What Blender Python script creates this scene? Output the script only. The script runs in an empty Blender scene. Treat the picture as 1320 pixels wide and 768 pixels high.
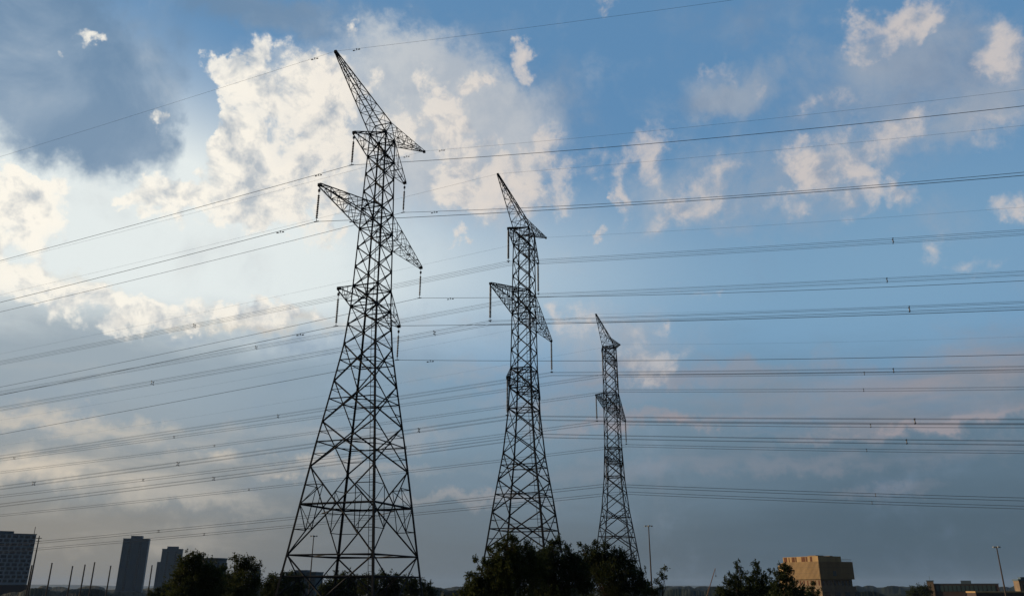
import bpy, math, random
from mathutils import Vector, Matrix
import numpy as np

# ------------------------------------------------------------------ camera, sky, sun, exposure
R = math.radians
SC = bpy.context.scene
C = SC.collection
W0, H0, F = 1320.0, 768.0, 1030.0          # photo size and focal length in photo pixels
CX = 670.0
CAMH = 10.0
P = math.atan(373 / F)
CP, SP = math.cos(P), math.sin(P)

cam_data = bpy.data.cameras.new('camera')
cam = bpy.data.objects.new('camera', cam_data)
C.objects.link(cam)
cam.location = (0, 0, CAMH)
cam.rotation_euler = (R(90) + P, 0, 0)
cam_data.sensor_width = 36
cam_data.lens = F / W0 * 36
cam_data.shift_x = -(CX - W0 / 2) / W0
cam_data.clip_start = 0.1
cam_data.clip_end = 60000
SC.camera = cam

SUN_AZ, SUN_EL = -74.0, 11.0               # azimuth from +Y (positive to the right), elevation
SC.view_settings.view_transform = 'Standard'
SC.view_settings.look = 'None'
SC.view_settings.gamma = 1
SC.view_settings.use_curve_mapping = False
SC.view_settings.exposure = 0.0
sun_data = bpy.data.lights.new('sun', 'SUN')
sun_data.energy = 4.4
sun_data.angle = R(0.6)
sun_data.color = (1.0, 0.74, 0.45)
sun = bpy.data.objects.new('sun', sun_data)
C.objects.link(sun)
sv = Vector((math.sin(R(SUN_AZ)) * math.cos(R(SUN_EL)), math.cos(R(SUN_AZ)) * math.cos(R(SUN_EL)), math.sin(R(SUN_EL))))
sun.rotation_euler = sv.to_track_quat('Z', 'Y').to_euler()
sun.location = (-60, 20, 60)


def ray(px, py):
    a = (px - CX) / F
    b = (H0 / 2 - py) / F
    return Vector((a, CP - b * SP, SP + b * CP))


def at(px, py, dist):
    """world point on the photo's sight line at a horizontal distance"""
    d = ray(px, py)
    k = dist / math.hypot(d.x, d.y)
    return Vector((d.x * k, d.y * k, CAMH + d.z * k))


def azel(px, py):
    d = ray(px, py).normalized()
    return math.degrees(math.atan2(d.x, d.y)), math.degrees(math.asin(d.z))


def srgb(r, g, b):
    f = lambda c: (c / 255 / 12.92) if c / 255 <= .04045 else ((c / 255 + .055) / 1.055) ** 2.4
    return (f(r), f(g), f(b), 1)


# ------------------------------------------------------------------ world
class NG:
    def __init__(s, nt):
        s.nt = nt

    def n(s, t, **kw):
        nd = s.nt.nodes.new(t)
        for k, v in kw.items():
            setattr(nd, k, v)
        return nd

    def put(s, sock, v):
        if hasattr(v, 'is_output'):
            s.nt.links.new(v, sock)
        elif v is not None:
            sock.default_value = v

    def m(s, op, a, b=None, c=None, clamp=False):
        nd = s.n('ShaderNodeMath', operation=op)
        nd.use_clamp = clamp
        s.put(nd.inputs[0], a)
        s.put(nd.inputs[1], b)
        s.put(nd.inputs[2], c)
        return nd.outputs[0]

    def v(s, op, a, b=None):
        nd = s.n('ShaderNodeVectorMath', operation=op)
        s.put(nd.inputs[0], a)
        s.put(nd.inputs[1], b)
        return nd.outputs['Value' if op in ('LENGTH', 'DOT_PRODUCT') else 'Vector']

    def mix(s, f, a, b, mode='MIX'):
        nd = s.n('ShaderNodeMix', data_type='RGBA', blend_type=mode)
        s.put(nd.inputs[0], f)
        s.put(nd.inputs[6], a)
        s.put(nd.inputs[7], b)
        return nd.outputs[2]

    def ramp(s, x, a, b, lo=0.0, hi=1.0):
        nd = s.n('ShaderNodeMapRange', interpolation_type='SMOOTHSTEP')
        s.put(nd.inputs[0], x)
        for i, q in enumerate((a, b, lo, hi)):
            nd.inputs[1 + i].default_value = q
        return nd.outputs[0]

    def noise(s, vec, scale, detail=6, rough=.55, dist=0.0, col=False):
        nd = s.n('ShaderNodeTexNoise')
        s.put(nd.inputs['Vector'], vec)
        nd.inputs['Scale'].default_value = scale
        nd.inputs['Detail'].default_value = detail
        nd.inputs['Roughness'].default_value = rough
        nd.inputs['Distortion'].default_value = dist
        return nd.outputs['Color' if col else 0]

    def comb(s, x, y, z):
        nd = s.n('ShaderNodeCombineXYZ')
        for i, q in enumerate((x, y, z)):
            s.put(nd.inputs[i], q)
        return nd.outputs[0]


world = bpy.data.worlds.new('World')
SC.world = world
world.use_nodes = True
wt = world.node_tree
wt.nodes.clear()
world.cycles.sampling_method = 'MANUAL'
world.cycles.sample_map_resolution = 192
g = NG(wt)
out = g.n('ShaderNodeOutputWorld')
bg = g.n('ShaderNodeBackground')
SKY_STRENGTH = 0.1
bg.inputs['Strength'].default_value = SKY_STRENGTH
wt.links.new(bg.outputs[0], out.inputs[0])
sky = g.n('ShaderNodeTexSky', sky_type='NISHITA')
sky.sun_disc = False
sky.sun_elevation = R(SUN_EL)
sky.sun_rotation = R(SUN_AZ)
sky.altitude = 100
sky.air_density = 1.3
sky.dust_density = 1.0
sky.ozone_density = 2.0
tc = g.n('ShaderNodeTexCoord')
d = tc.outputs['Generated']
sep = g.n('ShaderNodeSeparateXYZ')
wt.links.new(d, sep.inputs[0])
az = g.m('MULTIPLY', g.m('ARCTAN2', sep.outputs[0], sep.outputs[1]), 57.2958)
el = g.m('MULTIPLY', g.m('ARCSINE', sep.outputs[2]), 57.2958)
# gentle turbulence bends every cloud outline
w1 = g.v('SUBTRACT', g.noise(d, 7, 5, .6, col=True), (.5, .5, .5))
w2 = g.v('SUBTRACT', g.noise(d, 26, 5, .62, col=True), (.5, .5, .5))
wv = g.v('ADD', g.v('MULTIPLY', w1, (4.2, 4.2, 0)), g.v('MULTIPLY', w2, (3.6, 3.6, 0)))
pos0 = g.comb(az, el, 0)
pos = g.v('ADD', pos0, wv)


ROT = {}


def rotated(p, ang):
    """the cloud coordinates turned by an angle (one shared node per angle)"""
    key = (p.node.name, ang)
    if key not in ROT:
        mp = g.n('ShaderNodeMapping', vector_type='POINT')
        wt.links.new(p, mp.inputs['Vector'])
        mp.inputs['Rotation'].default_value = (0, 0, R(ang))
        ROT[key] = mp.outputs[0]
    return ROT[key]


def blob(px, py, rx, ry, ang=0, wgt=1.0, p=None, acc=None):
    a, e = azel(px, py)
    k = 1 / 19.0                                   # photo pixels to degrees, roughly
    ang = round(ang / 20) * 20
    ix, iy = 1 / (rx * k), 1 / (ry * k)
    q = p or pos
    ca, sa_ = math.cos(R(ang)), math.sin(R(ang))
    if ang: q = rotated(q, ang)
    a, e = a * ca - e * sa_, a * sa_ + e * ca
    if acc is not None:                            # evaluate the clouds one after another (keeps the shader's stack small)
        ma = g.n('ShaderNodeVectorMath', operation='MULTIPLY_ADD')
        g.put(ma.inputs[0], acc)
        ma.inputs[1].default_value = (1e-7, 1e-7, 1e-7)
        g.put(ma.inputs[2], q)
        q = ma.outputs[0]
    ma = g.n('ShaderNodeVectorMath', operation='MULTIPLY_ADD')
    g.put(ma.inputs[0], q)
    ma.inputs[1].default_value = (ix, iy, 0)
    ma.inputs[2].default_value = (-a * ix, -e * iy, 0)
    ln = g.v('LENGTH', ma.outputs[0])
    return g.ramp(ln, 0.0, 1.5, wgt, 0.0)


def field(lst, p=None):
    acc = None
    for b in lst:
        o = blob(*b, p=p, acc=acc)
        acc = o if acc is None else g.m('ADD', acc, o)
    return acc


def scol(r, gg, b):                                 # display colour -> radiance before the 0.1 strength
    c = srgb(r, gg, b)
    return (c[0] / SKY_STRENGTH, c[1] / SKY_STRENGTH, c[2] / SKY_STRENGTH, 1)


# clear sky with its brightness levelled a little away from the sun
col = g.mix(0.6, sky.outputs[0], scol(104, 157, 206))
# pale veil of high cirrus towards the hidden sun
veil = field([(10, 310, 300, 170, 0, .6), (30, 330, 420, 230, 0, .9), (330, 330, 330, 170, 0, .55), (600, 360, 330, 120, 0, .45), (120, 200, 260, 150, 0, .25)], pos0)
veil = g.m('MULTIPLY', veil, g.ramp(g.noise(d, 3.2, 4, .5), .2, .75, .75, 1.1), clamp=True)
col = g.mix(veil, col, scol(230, 237, 236))
midveil = field([(900, 380, 520, 170, 0, .35), (1250, 330, 300, 160, 0, .15)], pos0)
col = g.mix(midveil, col, scol(148, 182, 202))
# low stratus that thickens towards the horizon, warm on the sunny side and slate away from it
flat = g.v('DIVIDE', d, g.comb(g.m('ADD', g.m('ABSOLUTE', sep.outputs[2]), .12), g.m('ADD', g.m('ABSOLUTE', sep.outputs[2]), .12), .22))
sn = g.noise(flat, 1.3, 7, .56)
sn2 = g.noise(g.v('MULTIPLY', d, (3, 3, 17)), 1.5, 6, .55)
azf = g.ramp(az, -34, 26)
low_left, low_mid, low_right = scol(154, 168, 178), scol(128, 153, 172), scol(104, 129, 148)
lc = g.mix(g.ramp(az, -30, -2), low_left, low_mid)
lc = g.mix(g.ramp(az, -4, 26), lc, low_right)
h_left, h_mid, h_right = scol(138, 134, 126), scol(102, 111, 117), scol(74, 92, 105)
hc = g.mix(g.ramp(az, -30, -3), h_left, h_mid)
hc = g.mix(g.ramp(az, -6, 24), hc, h_right)
lc = g.mix(g.ramp(g.m('ADD', el, g.m('MULTIPLY', g.m('SUBTRACT', sn2, .5), 5)), 1, 13.5), hc, lc)
edge = g.m('ADD', g.m('ADD', el, g.m('MULTIPLY', g.m('SUBTRACT', sn, .5), 11)), g.ramp(az, -10, 22, 0, 2.5))
la = g.ramp(edge, 12.5, 19.5, .97, 0)
col = g.mix(la, col, lc)
# streaks of lit cloud in the stratus
streak = field([(90, 545, 190, 15, -4, .7), (70, 600, 190, 22, -3, .85), (270, 588, 170, 12, 3, .7), (260, 640, 140, 14, 0, .4),
                (1230, 545, 130, 16, 0, .8), (880, 545, 160, 10, 0, .6), (1150, 555, 160, 8, 0, .6), (1060, 480, 170, 16, 0, .35), (600, 640, 120, 9, 2, .45), (1140, 632, 60, 8, 0, .3),
                (880, 545, 120, 10, 0, .35), (1250, 490, 90, 24, 0, .35), (590, 485, 90, 14, 0, .3), (250, 405, 260, 16, 0, .75), (60, 470, 90, 10, 0, .3),
                (1000, 540, 300, 14, 0, .6), (800, 488, 200, 18, 0, .6), (1150, 500, 190, 26, 0, .6), (1280, 450, 90, 30, 0, .45), (560, 430, 160, 16, 0, .5), (760, 520, 160, 14, 0, .45), (480, 560, 120, 14, 0, .35), (160, 690, 200, 20, 0, .3), (900, 600, 240, 14, 0, .3), (1200, 590, 160, 12, 0, .3), (420, 600, 160, 10, 0, .4)], pos)
sa = g.m('MULTIPLY', streak, g.ramp(sn2, .36, .62, .15, 1.1), clamp=True)
scl = g.mix(g.ramp(az, -28, 10), scol(214, 203, 186), scol(150, 147, 154))
col = g.mix(sa, col, scl)

# heavier clouds : grey bodies first
dark = field([(90, 60, 170, 70, 8, 1.1), (60, 150, 170, 60, -6, 1.1), (175, 175, 60, 40, 0, .8), (330, 10, 150, 35, 0, .9), (20, 20, 110, 50, 0, .9), (10, 120, 120, 70, 0, .6), (210, 90, 60, 60, 0, .5), (330, 30, 140, 30, 0, .7), (120, 130, 110, 70, 0, .5), (262, 150, 26, 60, 0, -.8),
              (540, 130, 130, 60, 0, .75), (600, 30, 160, 22, 0, .35), (660, 150, 110, 40, 10, .55), (940, 130, 75, 28, 0, .75),
              (1160, 80, 120, 60, -10, .6), (1290, 120, 70, 60, 0, .7), (1090, 200, 120, 40, 0, .35), (700, 110, 90, 40, 0, .4),
              (640, 420, 180, 28, 0, .3), (1000, 20, 120, 40, 0, .5), (330, 440, 330, 18, 0, .45), (920, 140, 70, 26, 0, .5), (1180, 100, 150, 50, 0, .4), (1080, 150, 110, 30, 0, .4), (430, 20, 120, 34, 0, .5)], pos)
dn = g.noise(d, 5.5, 9, .62)
w2s = g.m('SUBTRACT', g.noise(d, 24, 6, .6), .5)
da = g.ramp(g.m('ADD', dark, g.m('ADD', g.m('MULTIPLY', g.m('SUBTRACT', dn, .5), 2.0), g.m('MULTIPLY', w2s, 1.1))), .05, 1.35, 0, .92)
dcol = g.mix(g.ramp(az, -30, 2), scol(108, 138, 168), scol(134, 152, 174))
dcol = g.mix(g.ramp(az, 4, 22), dcol, scol(120, 140, 166))
dcol = g.mix(g.ramp(g.noise(d, 9, 8, .6, .4), .38, .68, 0, .5), dcol, scol(160, 178, 196))
col = g.mix(da, col, dcol)

# thin pale cloud between the thick puffs
pale = field([(600, 105, 100, 60, 0, .8), (650, 180, 90, 60, 0, .6), (500, 70, 90, 40, 0, .5), (262, 150, 24, 50, 0, -.8), (470, 130, 130, 95, 0, .9), (560, 200, 110, 90, 0, .9), (420, 230, 110, 70, 0, .8), (620, 120, 60, 40, 0, .5), (690, 230, 90, 70, 0, .6),
              (350, 120, 90, 60, 0, .6), (110, 260, 110, 40, 0, .3), (830, 220, 80, 60, 0, .35), (900, 265, 90, 40, 0, .35), (1090, 215, 90, 50, 0, .3),
              (1210, 160, 130, 26, 0, .45), (800, 450, 130, 60, 0, .7), (1150, 70, 140, 55, 0, .75), (930, 125, 100, 40, 0, .7), (1260, 130, 120, 60, 0, .65), (1000, 240, 220, 60, 0, .45), (720, 130, 90, 60, 0, .5), (700, 330, 160, 60, 0, .3), (1180, 300, 160, 50, 0, .25), (560, 60, 120, 30, 0, .35), (250, 330, 240, 60, 0, .4), (1180, 510, 200, 50, 0, .6), (940, 520, 160, 30, 0, .4), (600, 250, 90, 60, 0, .4)], pos)
pn_ = g.noise(d, 9, 10, .64, .3)
pa = g.ramp(g.m('ADD', pale, g.m('MULTIPLY', g.m('SUBTRACT', pn_, .5), 2.1)), .12, 1.15, 0, .92)
pcol = g.mix(g.ramp(az, -26, 0), scol(216, 219, 218), scol(188, 193, 199))
pcol = g.mix(g.ramp(az, 0, 20), pcol, scol(152, 164, 180))
pcol = g.mix(g.ramp(g.noise(d, 20, 6, .6), .4, .65, 0, .35), pcol, scol(150, 166, 184))
pcol = g.mix(g.ramp(el, 20, 11), pcol, scol(134, 140, 150))
col = g.mix(pa, col, pcol)

white = [
    (272, 90, 16, 11, -40, .75), (295, 108, 24, 18, -20, .95), (330, 95, 26, 16, 0, .5), (318, 135, 34, 42, 20, 1.0), (300, 190, 34, 26, 0, 1.0), (330, 225, 45, 45, 0, 1.0),
    (385, 140, 45, 50, 0, .85), (415, 200, 50, 60, 0, .85), (385, 265, 60, 40, 0, .75), (290, 270, 60, 26, 0, .75), (440, 110, 40, 40, 0, .55),
    (452, 48, 12, 13, 0, .62), (335, 70, 9, 14, 0, .3), (400, 90, 40, 24, 0, .45), (180, 250, 34, 22, 10, .75), (228, 238, 34, 17, 0, .7), (150, 262, 22, 10, 0, .5),
    (215, 150, 10, 16, 40, .62), (118, 46, 16, 7, -20, .6), (55, 63, 5, 5, 0, .5), (88, 215, 11, 15, 60, .7), (228, 120, 5, 8, 0, .4),
    (20, 250, 45, 30, 0, .85), (10, 300, 50, 45, 0, 1.0), (35, 232, 28, 14, -10, .8), (60, 385, 150, 20, 0, .6), (230, 400, 150, 14, 0, .7), (380, 400, 110, 12, 0, .6),
    (668, 76, 14, 17, -15, .66), (612, 102, 26, 16, -20, .7), (570, 135, 40, 18, 20, .5), (545, 90, 30, 16, 0, .4), (520, 180, 30, 40, 0, .5), (485, 130, 30, 30, 0, .4), (640, 200, 30, 24, 0, .5), (785, 4, 20, 9, 0, .7),
    (580, 215, 34, 40, 10, .75), (600, 250, 30, 30, 0, .6), (650, 248, 36, 34, -10, .85), (705, 225, 34, 46, 0, .8), (570, 160, 40, 34, 0, .45), (700, 180, 30, 22, 0, .55),
    (590, 308, 14, 12, -40, .6), (761, 297, 10, 10, 0, .6), (797, 252, 13, 34, 10, .95), (835, 195, 28, 34, -15, .9), (880, 262, 50, 22, -15, .8), (945, 235, 30, 26, 0, .6),
    (1005, 262, 26, 16, 0, .55), (775, 200, 30, 22, 0, .45), (1040, 218, 18, 34, -40, .95), (1095, 195, 46, 26, 0, .8), (1110, 232, 16, 28, 10, .75), (1105, 265, 26, 16, -20, .6),
    (1165, 250, 22, 18, 0, .65), (1110, 48, 26, 20, -30, .9), (1185, 22, 34, 20, -15, .95), (1150, 40, 26, 16, -20, .6), (920, 95, 26, 16, 10, .8), (972, 120, 12, 12, 0, .65),
    (1300, 72, 26, 26, -40, .9), (1305, 265, 20, 14, -20, .8), (1210, 322, 18, 14, -30, .55), (1060, 138, 40, 12, 10, .35), (1200, 165, 60, 18, 0, .45), (1290, 160, 40, 16, 0, .4),
    (700, 425, 50, 16, 0, .4), (790, 425, 40, 22, 0, .45), (850, 462, 36, 12, 0, .5), (262, 150, 26, 50, 0, -1.0), (60, 190, 90, 24, 0, -.7), (140, 205, 60, 24, 0, -.5), (235, 110, 22, 40, 0, -.7), (250, 205, 24, 16, 0, -.7), (372, 185, 12, 26, 0, -.6), (110, 285, 50, 26, 0, -.6), (345, 175, 10, 14, 0, -.4), (450, 150, 16, 20, 0, -.4),
    (895, 377, 24, 7, 0, .6), (855, 425, 14, 9, 0, .6), (810, 470, 40, 26, 0, .5), (840, 490, 40, 14, 0, .4), (700, 400, 60, 14, 0, .3), (1240, 345, 40, 10, 0, .35)]


def cumulus(p, seed):
    f = field(white, p)
    return f


wf = field([(a_, b_, c_ * 1.28, d_ * 1.28, e_, w_) for a_, b_, c_, d_, e_, w_ in white])
n1 = g.noise(d, 19, 9, .6, .3)
n2 = g.noise(d, 48, 6, .6)
den = g.m('ADD', wf, g.m('ADD', g.m('MULTIPLY', g.m('SUBTRACT', n1, .5), 2.9), g.m('MULTIPLY', g.m('SUBTRACT', n2, .5), 1.5)))
soft = g.ramp(az, -8, 10)
wa_c = g.m('ADD', g.m('MULTIPLY', g.ramp(den, .15, .7), .8), g.m('MULTIPLY', g.ramp(den, .3, 1.4), .2))
wa_s = g.m('ADD', g.m('MULTIPLY', g.ramp(den, 0, 1.35), .82), g.m('MULTIPLY', g.ramp(den, .4, 1.0), .1))
wa = g.m('ADD', g.m('MULTIPLY', wa_c, g.m('SUBTRACT', 1, soft)), g.m('MULTIPLY', wa_s, soft))
wa = g.m('MULTIPLY', wa, g.ramp(wf, .02, .3))
# billows: compare the turbulence here and a step towards the sun
sd = (sv + Vector((0, 0, .35))).normalized()
nb = g.noise(g.v('ADD', d, tuple(sd * .017)), 19, 9, .6, .3)
bil = g.m('SUBTRACT', n1, nb)
core = g.ramp(den, .75, 1.9)
lit = g.m('SUBTRACT', g.m('ADD', .9, g.m('MULTIPLY', bil, 5.5)), g.m('MULTIPLY', core, .42), clamp=True)
near_sun = g.ramp(az, -30, 12)
wcb = g.mix(near_sun, scol(255, 249, 236), scol(212, 202, 196))
wcd = g.mix(near_sun, scol(186, 193, 199), scol(150, 160, 176))
wc = g.mix(lit, wcd, wcb)
fade = g.ramp(el, 8, 20, .5, 1)
col = g.mix(g.m('MULTIPLY', g.m('MULTIPLY', wa, fade), g.ramp(az, -20, 25, .97, .86)), col, wc)
# unseen dark overcast added behind the viewer to dim light on shaded faces
back = g.ramp(g.m('ABSOLUTE', az), 75, 125, 0, .9)
col = g.mix(back, col, scol(62, 72, 84))
wt.links.new(col, bg.inputs['Color'])


# ------------------------------------------------------------------ helpers
def tag(o, label=None, cat=None, group=None, kind=None):
    if label: o['label'] = label
    if cat: o['category'] = cat
    if group: o['group'] = group
    if kind: o['kind'] = kind
    return o


def empty(name, loc, rz=0.0):
    o = bpy.data.objects.new(name, None)
    C.objects.link(o)
    o.empty_display_size = 1
    o.location = loc
    o.rotation_euler = (0, 0, rz)
    return o


class MB:
    def __init__(s):
        s.v, s.f = [], []

    def box(s, x0, x1, y0, y1, z0, z1):
        b = len(s.v)
        s.v += [(x0, y0, z0), (x1, y0, z0), (x1, y1, z0), (x0, y1, z0), (x0, y0, z1), (x1, y0, z1), (x1, y1, z1), (x0, y1, z1)]
        s.f += [tuple(b + i for i in q) for q in ((0, 3, 2, 1), (4, 5, 6, 7), (0, 1, 5, 4), (1, 2, 6, 5), (2, 3, 7, 6), (3, 0, 4, 7))]

    def angle(s, a, b, w, t=None, inward=None):
        """an L-section steel member between two points"""
        a, b = Vector(a), Vector(b)
        t = t or w * .16
        d_ = (b - a)
        if d_.length < 1e-4: return
        d_.normalize()
        ref = Vector(inward) if inward is not None else Vector((0, 0, 1))
        if abs(ref.normalized().dot(d_)) > .97: ref = Vector((1, .3, 0))
        u = (ref - d_ * ref.dot(d_)).normalized()
        v = d_.cross(u)
        if inward is not None:
            u, v = (u + v).normalized(), (u - v).normalized()
        prof = [(0, 0), (w, 0), (w, t), (t, t), (t, w), (0, w)]
        base = len(s.v)
        for q in (a, b):
            for x, y in prof:
                p = q + u * (x - w * .3) + v * (y - w * .3)
                s.v.append(tuple(p))
        for i in range(6):
            j = (i + 1) % 6
            s.f.append((base + i, base + j, base + 6 + j, base + 6 + i))
        s.f.append(tuple(base + i for i in (5, 4, 3, 2, 1, 0)))
        s.f.append(tuple(base + 6 + i for i in range(6)))

    def tube(s, pts, rad, n=6, cap=True):
        pts = [Vector(p) for p in pts]
        m = len(pts)
        rads = rad if isinstance(rad, (list, tuple)) else [rad] * m
        base = len(s.v)
        for i, p in enumerate(pts):
            t = (pts[min(i + 1, m - 1)] - pts[max(i - 1, 0)]).normalized()
            ref = Vector((0, 0, 1)) if abs(t.z) < .9 else Vector((1, 0, 0))
            u = t.cross(ref).normalized()
            v = t.cross(u)
            for k in range(n):
                a = 2 * math.pi * k / n
                s.v.append(tuple(p + (u * math.cos(a) + v * math.sin(a)) * rads[i]))
        for i in range(m - 1):
            for k in range(n):
                j = (k + 1) % n
                s.f.append((base + i * n + k, base + i * n + j, base + (i + 1) * n + j, base + (i + 1) * n + k))
        if cap:
            s.f.append(tuple(base + k for k in range(n))[::-1])
            s.f.append(tuple(base + (m - 1) * n + k for k in range(n)))

    def lathe(s, prof, cx=0, cy=0, n=10):
        """prof: list of (radius, z)"""
        base = len(s.v)
        for r_, z in prof:
            for k in range(n):
                a = 2 * math.pi * k / n
                s.v.append((cx + r_ * math.cos(a), cy + r_ * math.sin(a), z))
        for i in range(len(prof) - 1):
            for k in range(n):
                j = (k + 1) % n
                s.f.append((base + i * n + k, base + i * n + j, base + (i + 1) * n + j, base + (i + 1) * n + k))
        s.f.append(tuple(base + k for k in range(n))[::-1])
        s.f.append(tuple(base + (len(prof) - 1) * n + k for k in range(n)))

    def prism(s, poly, z0, z1):
        b = len(s.v)
        n = len(poly)
        s.v += [(x, y, z0) for x, y in poly] + [(x, y, z1) for x, y in poly]
        s.f.append(tuple(b + i for i in range(n))[::-1])
        s.f.append(tuple(b + n + i for i in range(n)))
        for i in range(n):
            j = (i + 1) % n
            s.f.append((b + i, b + j, b + n + j, b + n + i))

    def mesh(s, name, mat, smooth=False):
        me = bpy.data.meshes.new(name)
        me.from_pydata(s.v, [], s.f)
        me.materials.append(mat)
        if smooth: me.polygons.foreach_set('use_smooth', [True] * len(me.polygons))
        me.update()
        return me

    def build(s, name, mat, parent=None, smooth=False):
        return link(name, s.mesh(name, mat, smooth), parent)


def link(name, me, parent=None):
    o = bpy.data.objects.new(name, me)
    C.objects.link(o)
    if parent: o.parent = parent
    return o


def material(name, c1, c2=None, rough=.8, scale=1.0, metal=0.0, stretch=(1, 1, 1), detail=5, lo=.35, hi=.65, bump=0):
    m = bpy.data.materials.new(name)
    m.use_nodes = True
    nt = m.node_tree
    q = NG(nt)
    b = nt.nodes['Principled BSDF']
    b.inputs['Roughness'].default_value = rough
    b.inputs['Metallic'].default_value = metal
    b.inputs['Specular IOR Level'].default_value = .5 if rough < .7 else .15
    c1 = (*c1, 1)
    if c2 is None:
        c2 = tuple(x * .7 for x in c1[:3])
    c2 = (*c2, 1)
    co = q.n('ShaderNodeTexCoord').outputs['Object']
    mp = q.v('MULTIPLY', co, stretch)
    nz = q.noise(mp, scale, detail, .6)
    nt.links.new(q.mix(q.ramp(nz, lo, hi), c1, c2), b.inputs['Base Color'])
    if bump:
        bn = q.n('ShaderNodeBump')
        bn.inputs['Strength'].default_value = bump
        nt.links.new(nz, bn.inputs['Height'])
        nt.links.new(bn.outputs[0], b.inputs['Normal'])
    return m


M = dict(
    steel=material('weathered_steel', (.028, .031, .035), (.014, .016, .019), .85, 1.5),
    insul=material('insulator_glaze', (.05, .045, .045), (.03, .028, .03), .45, 3),
    wire=material('aged_cable', (.06, .065, .075), (.04, .045, .05), .7, 2),
    concrete=material('concrete', (.33, .32, .30), (.24, .23, .22), .9, .6),
    ground=material('meadow', (.035, .045, .02), (.055, .05, .03), .95, .01),
    bark=material('bark', (.07, .055, .042), (.04, .032, .025), .9, 6, stretch=(1, 1, .2)),
    slate=material('slate_cladding', (.065, .105, .135), (.05, .082, .108), .6, .05, stretch=(1, 1, .1)),
    slate2=material('slate_panel', (.06, .095, .13), (.045, .072, .10), .5, .05),
    glassd=material('dark_glazing', (.03, .042, .055), (.022, .03, .04), .15, .2),
    pale=material('pale_facade', (.32, .34, .36), (.26, .28, .30), .8, .06),
    brown=material('brown_podium', (.07, .05, .045), (.05, .04, .04), .8, .1),
    grey=material('grey_render', (.12, .12, .12), (.085, .088, .09), .85, .08),
    bluegrey=material('bluegrey_panel', (.07, .10, .115), (.05, .075, .09), .7, .08),
    gold=material('ochre_cladding', (.36, .25, .125), (.28, .19, .095), .75, .35, stretch=(1, 1, .08)),
    rust=material('rust_panel', (.12, .05, .025), (.08, .035, .02), .8, .3),
    ochre_d=material('base_cladding', (.22, .165, .11), (.16, .12, .085), .8, .3),
    pole=material('dark_pole', (.09, .075, .065), (.06, .05, .045), .85, .5),
    lampm=material('lamp_housing', (.25, .27, .28), (.18, .2, .21), .5, 2),
    greenglass=material('green_glazing', (.04, .07, .07), (.03, .05, .055), .3, .1),
    crane=material('crane_paint', (.30, .17, .10), (.22, .12, .08), .7, .5),
    hill=material('distant_hills', (.05, .07, .06), (.035, .05, .045), .95, .002),
    wood=material('wood_canopy', (.016, .024, .016), (.009, .015, .010), .95, .05),
)


def leafmat(name, a, b):
    m = bpy.data.materials.new(name)
    m.use_nodes = True
    nt = m.node_tree
    q = NG(nt)
    bs = nt.nodes['Principled BSDF']
    bs.inputs['Roughness'].default_value = .9
    bs.inputs['Specular IOR Level'].default_value = .15
    co = q.n('ShaderNodeTexCoord').outputs['Object']
    nz = q.noise(co, 1.1, 4, .6)
    n2_ = q.noise(co, 9, 2, .5)
    c = q.mix(q.ramp(nz, .35, .65), (*a, 1), (*b, 1))
    c = q.mix(q.ramp(n2_, .4, .7, 0, .5), c, (a[0] * 1.6, a[1] * 1.4, a[2], 1))
    nt.links.new(c, bs.inputs['Base Color'])
    tr = q.n('ShaderNodeBsdfTranslucent')
    nt.links.new(c, tr.inputs[0])
    mx = q.n('ShaderNodeMixShader')
    mx.inputs[0].default_value = .25
    nt.links.new(bs.outputs[0], mx.inputs[1])
    nt.links.new(tr.outputs[0], mx.inputs[2])
    nt.links.new(mx.outputs[0], nt.nodes['Material Output'].inputs['Surface'])
    return m


LEAF = [leafmat('leaf_olive', (.040, .052, .013), (.024, .034, .010)), leafmat('leaf_dark', (.028, .041, .014), (.018, .028, .010))]

# ------------------------------------------------------------------ ground, hills, far woodland
m = MB()
N = 48
rings = [0, 60, 200, 600, 1500, 4000, 9000, 12600]
m.v.append((0, 0, 0))
for r_ in rings[1:]:
    for k in range(N):
        a = 2 * math.pi * k / N
        m.v.append((r_ * math.sin(a), r_ * math.cos(a), 0))
for k in range(N):
    m.f.append((0, 1 + (k + 1) % N, 1 + k))
for i in range(len(rings) - 2):
    for k in range(N):
        a, b = 1 + i * N + k, 1 + i * N + (k + 1) % N
        m.f.append((a, b, b + N, a + N))
tag(m.build('ground', M['ground']), kind='structure')


def ridge(name, dist, y_fn, mat, depth, az0=-42, az1=42, n=420):
    mb = MB()
    rows = [(0, 0), (.25, .75), (.5, 1), (.75, .8), (1, 0)]
    for i in range(n + 1):
        a = R(az0 + (az1 - az0) * i / n)
        h = y_fn(i / n)
        for f_, k in rows:
            rr = dist + depth * f_
            mb.v.append((rr * math.sin(a), rr * math.cos(a), -3 + (h + 3) * k))
    k = len(rows)
    for i in range(n):
        for j in range(k - 1):
            mb.f.append((i * k + j, i * k + j + 1, (i + 1) * k + j + 1, (i + 1) * k + j))
    return mb.build(name, mat)


def fbm(x, seed, octv=4):
    rr = random.Random(seed)
    s_, a_ = 0, 1
    for o in range(octv):
        ph, fr = rr.uniform(0, 6.28), 2 ** o
        s_ += a_ * math.sin(x * 6.28 * fr * rr.uniform(.85, 1.15) + ph)
        a_ *= .6
    return s_


tag(ridge('hills', 9000, lambda x: 18 + 12 * fbm(x * 1.5, 3) + 26 * math.exp(-((x - .12) / .16) ** 2), M['hill'], 2500), kind='structure')


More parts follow.
